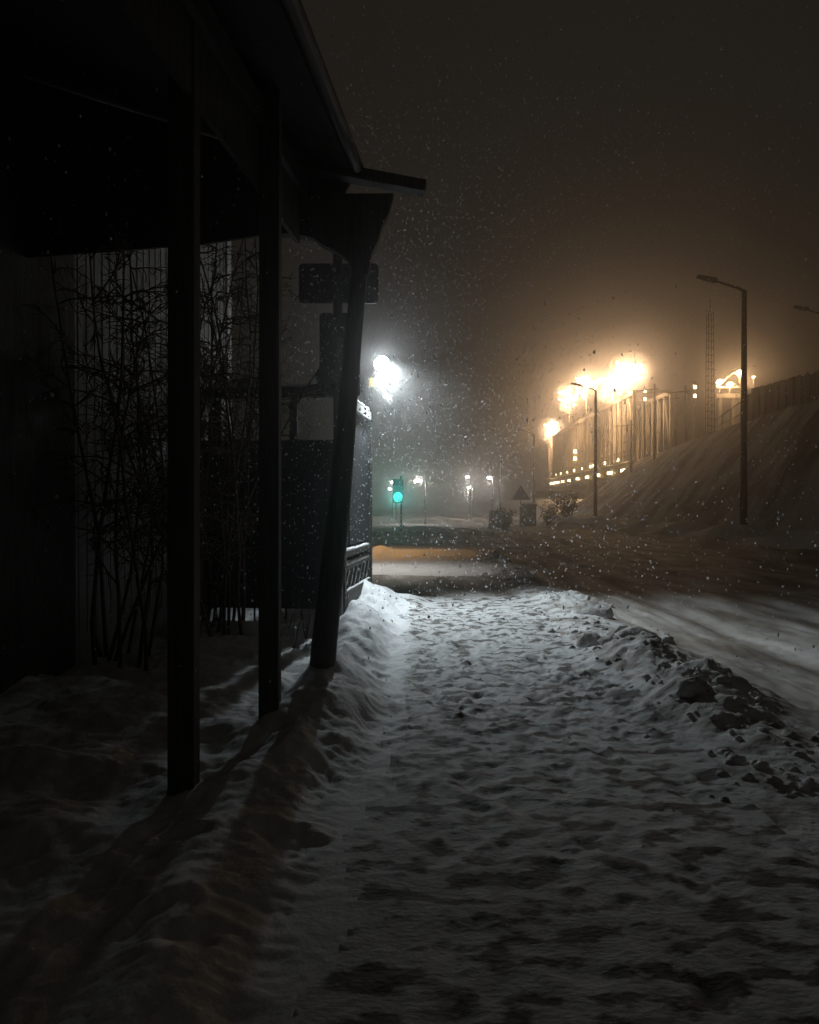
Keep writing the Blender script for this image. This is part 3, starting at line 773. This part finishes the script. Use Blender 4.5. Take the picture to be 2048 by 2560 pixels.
for a0, a1 in ((-2.5, 0), (BL, BL + 2.5)):
    MB().hexa([bp(a0, -0.8, 0), bp(a0, BWID + .8, 0), bp(a1, BWID + .8, 0), bp(a1, -0.8, 0)], [bp(a0, -0.8, DZ - 1.45), bp(a0, BWID + .8, DZ - 1.45), bp(a1, BWID + .8, DZ - 1.45), bp(a1, -0.8, DZ - 1.45)]).build('abutment', M['concrete'], bridge)
MB().hexa([bp(28, 0.4, 0), bp(28, BWID - .4, 0), bp(30, BWID - .4, 0), bp(30, 0.4, 0)], [bp(28, 0.4, DZ - 1.42), bp(28, BWID - .4, DZ - 1.42), bp(30, BWID - .4, DZ - 1.42), bp(30, 0.4, DZ - 1.42)]).build('pier', M['concrete'], bridge)
# floodlights on top of the near truss: photo position, distance along the deck
FLS = [(1572, 932, 90, 24, 0.95, 0.8), (1530, 962, 95, 18, 1.0, 0.65), (1466, 957, 108, 18, 0.9, 0.75), (1424, 994, 118, 20, 1.1, 0.9), (1380, 1076, 146, 22, 0.9, 1.0)]
for i, (px, py, d, nb_, sx_, sz_) in enumerate(FLS):
    p = P(px, py, d)
    foot = Vector((p.x, p.y, TT + 0.2))
    MB().tube([foot - UZ * 0.3, Vector((p.x, p.y, p.z + 0.9))], 0.12, n=6).build('light_mast', M['steel'], bridge)
    fo = MB().beam((p.x - sx_ * 1.5, p.y + 0.2, p.z), (p.x + sx_ * 1.5, p.y + 0.2, p.z), 0.14, 0.14).build('floodlight_rack', M['metal'], bridge)
    rs = random.Random(300 + i)
    for k in range(nb_):
        gx_, gz_ = rs.gauss(0, 0.9), rs.gauss(0, 0.9)
        gx_, gz_ = max(-2, min(2, gx_)), max(-1.8, min(1.8, gz_))
        q = p + Vector((gx_ * sx_, -0.15 + rs.uniform(-.3, .2), gz_ * sz_))
        vs, fs = clod(q, 0.09 + 0.42 * math.exp(-(gx_ ** 2 + gz_ ** 2) / 1.1) * rs.uniform(.8, 1.1), 500 + k); MB().add(vs, fs).build('lens', M['sodium_lens'], fo, smooth=True)
    lamp_light(fo, 'SPOT', p + Vector((-1.3, -1.0, -0.6)), 9000, SODIUM, 0.3, aim=(0.42, 0.45, -1.0), angle=R(96), blend=0.6)

# low lit wall under the bridge
lw = MB().beam(P(1335, 1236, 108) , P(1520, 1234, 92), 0.5, 0.9)
tag(lw.build('retaining_wall', M['concrete']), 'low pale wall with a lit snowy top under the bridge', 'wall')

# ------------------------------------------------------------------ along the crest: fence, rail, mast, portal, thin poles
c0 = P(2075, 1025, 32.5); c1 = P(1868, 1052, 44.5)
fe = thing('slab_fence', (c0.x, c0.y, c0.z), 'dark vertical slab fence along the embankment crest at the right edge', 'fence')
n = 34; rs = random.Random(3)
dirf = (c1 - c0)
for i in range(n):
    a = c0 + dirf * (i / n); b = c0 + dirf * ((i + 0.93) / n)
    z0 = min(a.z, b.z) - 1.0; z1 = a.z + 1.72 + rs.uniform(-.06, .06) - (0.25 if i > n - 4 else 0)
    nrm = Vector((-dirf.y, dirf.x, 0)).normalized() * (0.10 if i % 3 == 0 else 0.03)
    MB().hexa([Vector((a.x, a.y, z0)) - nrm, Vector((b.x, b.y, z0)) - nrm, Vector((b.x, b.y, z0)) + nrm, Vector((a.x, a.y, z0)) + nrm],
              [Vector((a.x, a.y, z1)) - nrm, Vector((b.x, b.y, z1)) - nrm, Vector((b.x, b.y, z1)) + nrm, Vector((a.x, a.y, z1)) + nrm]).build('fence_slab', M['fence'], fe)
h0 = P(1855, 1065, 46); h1 = P(1785, 1085, 54)
ra = thing('handrail', (h0.x, h0.y, h0.z), 'thin stair handrail between lattice mast and slab fence', 'railing')
MB().tube([P(1852, 1005, 46), P(1785, 1052, 54)], 0.035, n=6).build('rail', M['darksteel'], ra)
MB().tube([P(1852, 1035, 46), P(1785, 1070, 54)], 0.025, n=6).build('rail', M['darksteel'], ra)
for k in range(4):
    f = k / 3; MB().tube([P(1852, 1110, 46).lerp(P(1785, 1120, 54), f), P(1852, 1005, 46).lerp(P(1785, 1052, 54), f)], 0.035, n=6).build('baluster', M['darksteel'], ra)

MD = 55.0; mb0 = P(1774, 1100, MD); mt = P(1774, 782, MD)
ms = thing('lattice_mast', (mb0.x, MD, mb0.z), 'slim lattice steel mast standing on the embankment crest', 'mast')
for sx in (-1, 1):
    for sy in (-1, 1):
        MB().tube([(mb0.x + sx * .24, MD + sy * .24, mb0.z - 0.8), (mt.x + sx * .17, MD + sy * .17, mt.z)], 0.03, n=5).build('upright', M['darksteel'], ms)
k = 18
for sy in (-1, 1):
    lt = MB()
    for i in range(k):
        za = mb0.z + (mt.z - mb0.z) * i / k; zb = mb0.z + (mt.z - mb0.z) * (i + 1) / k; wa = .24 - .07 * i / k
        lt.tube([(mb0.x - wa, MD + sy * wa, za), (mb0.x + wa, MD + sy * wa, za)], 0.025, n=4)
        lt.tube([(mb0.x - wa, MD + sy * wa, za), (mb0.x + wa, MD + sy * wa, zb)], 0.018, n=4)
    lt.build('lacing', M['darksteel'], ms)
MB().tube([mt - UZ * 0.2, mt + UZ * 0.9], 0.03, n=5).build('finial', M['darksteel'], ms)
MB().box(mb0.x - 0.5, mb0.x + 0.5, MD - 0.5, MD + 0.5, mb0.z - 1.2, mb0.z + 0.15).build('footing', M['concrete'], ms, bevel=0.04)

# lit gantry behind the mast
GD = 74.0
g0 = P(1800, 1080, GD); g1 = P(1868, 1080, GD); gz = P(0, 990, GD).z
ga = thing('signal_gantry', (g0.x, GD, g0.z), 'steel gantry with orange lamps seen between lattice mast and nearest street lamp', 'gantry')
for q in (g0, g1, P(1832, 1080, GD)): MB().beam((q.x, GD, q.z - 1), (q.x, GD, gz), 0.28, 0.28).build('column', M['steel'], ga)
MB().beam((g0.x - .4, GD, gz), (g1.x + .4, GD, gz), 0.4, 0.4).build('cross_beam', M['steel'], ga)
MB().beam((g0.x - .4, GD, gz + .9), ((g0.x + g1.x) / 2, GD, gz + 2.2), 0.14, 0.14).build('roof_bar', M['steel'], ga)
MB().beam((g1.x + .6, GD, gz + .9), ((g0.x + g1.x) / 2, GD, gz + 2.2), 0.14, 0.14).build('roof_bar', M['steel'], ga)
MB().beam((g0.x - .4, GD, gz + .8), (g1.x + .6, GD, gz + .8), 0.12, 0.12).build('roof_bar', M['steel'], ga)
for (px, py, pw) in ((1799, 955, 420), (1824, 962, 180), (1848, 931, 520), (1883, 943, 20)):
    p = P(px, py, GD)
    MB().tube([(p.x, GD, p.z - 1.1), (p.x, GD, p.z - 0.15)], 0.05, n=6).build('lamp_bracket', M['steel'], ga)
    r = 0.26 if pw > 100 else 0.13
    vs, fs = clod(p, r, int(px)); MB().add(vs, fs).build('lamp_globe', M['deck_lens'], ga, smooth=True)
    lamp_light(ga, 'POINT', p + Vector((0, -0.55, 0)), pw, SODIUM, 0.2)

# thin catenary poles along the slope and crest
POL = [(1636, 1250, 960, 66, 'thin catenary pole right of the bridge end, taller of the pair'), (1713, 1170, 965, 64, 'thin catenary pole halfway between bridge and lattice mast'),
       (1578, 1235, 1050, 72, 'faint thin pole in front of the bridge railing'), (1690, 1190, 985, 80, 'faint pole with a crossbar left of the lattice mast')]
for i, (px, pb, pt, d, lb) in enumerate(POL):
    x = (px - 1024) / F * d; zb = ground_z(x, d); zt = P(0, pt, d).z
    t = thing('catenary_pole', (x, d, zb), lb, 'pole', 'thin poles by the railway')
    MB().tube([(x, d, zb - .3), (x, d, zt)], [0.10, 0.07], n=6).build('pole', M['darksteel'], t)
    MB().beam((x - 1.5, d, zt - 0.6), (x + 0.3, d, zt - 0.4), 0.06, 0.08).build('arm', M['darksteel'], t)
for i, (px, py, d, lb) in enumerate(((1612, 978, 84, 'upper of two signal lamps right of the bridge floodlights'), (1737, 968, 76, 'small signal lamp on a pole left of the lattice mast'))):
    p = P(px, py, d); zb = ground_z(p.x, d)
    t = thing('signal_lamp', (p.x, d, zb), lb, 'signal lamp', 'small railway signal lamps')
    MB().tube([(p.x, d + .2, zb - .2), (p.x, d + .2, p.z + .6)], 0.07, n=6).build('pole', M['darksteel'], t)
    for k in (0, -0.85):
        MB().box(p.x - 0.2, p.x + 0.2, d, d + 0.12, p.z - 0.25 + k, p.z + 0.25 + k).build('lamp_case', M['darksteel'], t)
        MB().box(p.x - 0.12, p.x + 0.12, d - 0.03, d - 0.002, p.z - 0.16 + k, p.z + 0.16 + k).build('lens', M['deck_lens'], t)

# ------------------------------------------------------------------ falling snow
def flakes(name, n, lo, hi, r0, r1, seed):
    g = np.random.default_rng(seed)
    c = g.uniform(lo, hi, (n, 3)); r = r0 + (r1 - r0) * g.random(n) ** 2.5
    d = np.linalg.norm(c - np.array([0, 0, EYE]), axis=1)
    dl = np.linalg.norm(c - np.array([-0.42, 11.5, 3.6]), axis=1)
    k = (d > 0.4) & ((d > 1.6) | (r < 0.0048)) & ((d > 3.0) | (r < 0.0055)) & ((d > 6.0) | (r < 0.0080)) & (g.random(n) < np.clip((d - 1.0) / 6.0, 0.10, 1.0)) & (g.random(n) < 1.5 / (1 + (dl / 3.0) ** 2) ** 1.7); c = c[k]; r = r[k]; n = len(c)
    ph = (1 + 5 ** 0.5) / 2
    base = np.array([(-1, ph, 0), (1, ph, 0), (-1, -ph, 0), (1, -ph, 0), (0, -1, ph), (0, 1, ph), (0, -1, -ph), (0, 1, -ph), (ph, 0, -1), (ph, 0, 1), (-ph, 0, -1), (-ph, 0, 1)], float) / 1.9
    tri = np.array([(0, 11, 5), (0, 5, 1), (0, 1, 7), (0, 7, 10), (0, 10, 11), (1, 5, 9), (5, 11, 4), (11, 10, 2), (10, 7, 6), (7, 1, 8), (3, 9, 4), (3, 4, 2), (3, 2, 6), (3, 6, 8), (3, 8, 9), (4, 9, 5), (2, 4, 11), (6, 2, 10), (8, 6, 7), (9, 8, 1)])
    q = g.normal(size=(n, 3, 3)); q, _ = np.linalg.qr(q)
    sc = g.uniform(0.5, 1.3, (n, 1, 3))
    V = c[:, None, :] + np.einsum('kj,nij->nki', base, q) * r[:, None, None] * sc * np.array([1.0, 1.0, 1.45])
    T = (tri[None] + (np.arange(n) * 12)[:, None, None]).reshape(-1)
    me = bpy.data.meshes.new(name)
    me.vertices.add(n * 12); me.vertices.foreach_set('co', V.astype(np.float32).ravel())
    me.loops.add(len(T)); me.loops.foreach_set('vertex_index', T.astype(np.int32))
    me.polygons.add(len(T) // 3); me.polygons.foreach_set('loop_start', np.arange(0, len(T), 3, dtype=np.int32))
    me.polygons.foreach_set('use_smooth', np.ones(len(T) // 3, bool))
    me.update(calc_edges=True); me.materials.append(M['flake'])
    o = bpy.data.objects.new(name, me); COL.objects.link(o)
    return tag(o, kind='stuff')
flakes('falling_snow', 125000, (-3.2, 0.3, 0.15), (5.5, 12.0, 6.8), 0.0042, 0.0108, 2)

# ------------------------------------------------------------------ haze
hz = MB().box(-120, 120, -40, 320, -3, 45).build('haze', M['snow'])
tag(hz, kind='stuff')
hm = bpy.data.materials.new('haze'); hm.use_nodes = True
nt = hm.node_tree; nt.nodes.clear()
o_ = nt.nodes.new('ShaderNodeOutputMaterial'); pv = nt.nodes.new('ShaderNodeVolumePrincipled')
pv.inputs['Color'].default_value = (0.92, 0.90, 0.88, 1)
pv.inputs['Density'].default_value = 0.0085
pv.inputs['Anisotropy'].default_value = 0.90
nt.links.new(pv.outputs[0], o_.inputs['Volume'])
hz.data.materials.clear(); hz.data.materials.append(hm)

# dense snow mist added round the strong lamps to give their bloom
def bloom_mist(c, rx, ry, rz, density, aniso):
    n1, n2 = 28, 16; vs = []; fs = []
    for i in range(n2 + 1):
        th = math.pi * i / n2
        for k in range(n1):
            a = 2 * math.pi * k / n1
            vs.append(Vector(c) + Vector((rx * math.sin(th) * math.cos(a), ry * math.sin(th) * math.sin(a), rz * math.cos(th))))
    for i in range(n2):
        for k in range(n1):
            a = i * n1 + k; b = i * n1 + (k + 1) % n1; fs.append((a, b, b + n1, a + n1))
    o = MB().add(vs, fs).build('bloom_mist', M['snow'])
    mm = bpy.data.materials.new('bloom_mist'); mm.use_nodes = True
    t = mm.node_tree; t.nodes.clear()
    oo = t.nodes.new('ShaderNodeOutputMaterial'); pp = t.nodes.new('ShaderNodeVolumePrincipled')
    pp.inputs['Color'].default_value = (0.97, 0.96, 0.95, 1); pp.inputs['Density'].default_value = density; pp.inputs['Anisotropy'].default_value = aniso
    t.links.new(pp.outputs[0], oo.inputs['Volume'])
    o.data.materials.clear(); o.data.materials.append(mm)
    tag(o, kind='stuff')
for (px, py, d, nb_, sx_, sz_) in FLS:
    p = P(px, py, d)
    bloom_mist(p, 2.7, 2.7, 2.4, 0.13, 0.25)
    bloom_mist(p, 6.5, 6.0, 5.6, 0.017, 0.45)
bloom_mist(LP_, 0.7, 0.7, 0.7, 0.045, 0.5)
bloom_mist(LP_, 1.7, 1.7, 1.6, 0.022, 0.5)
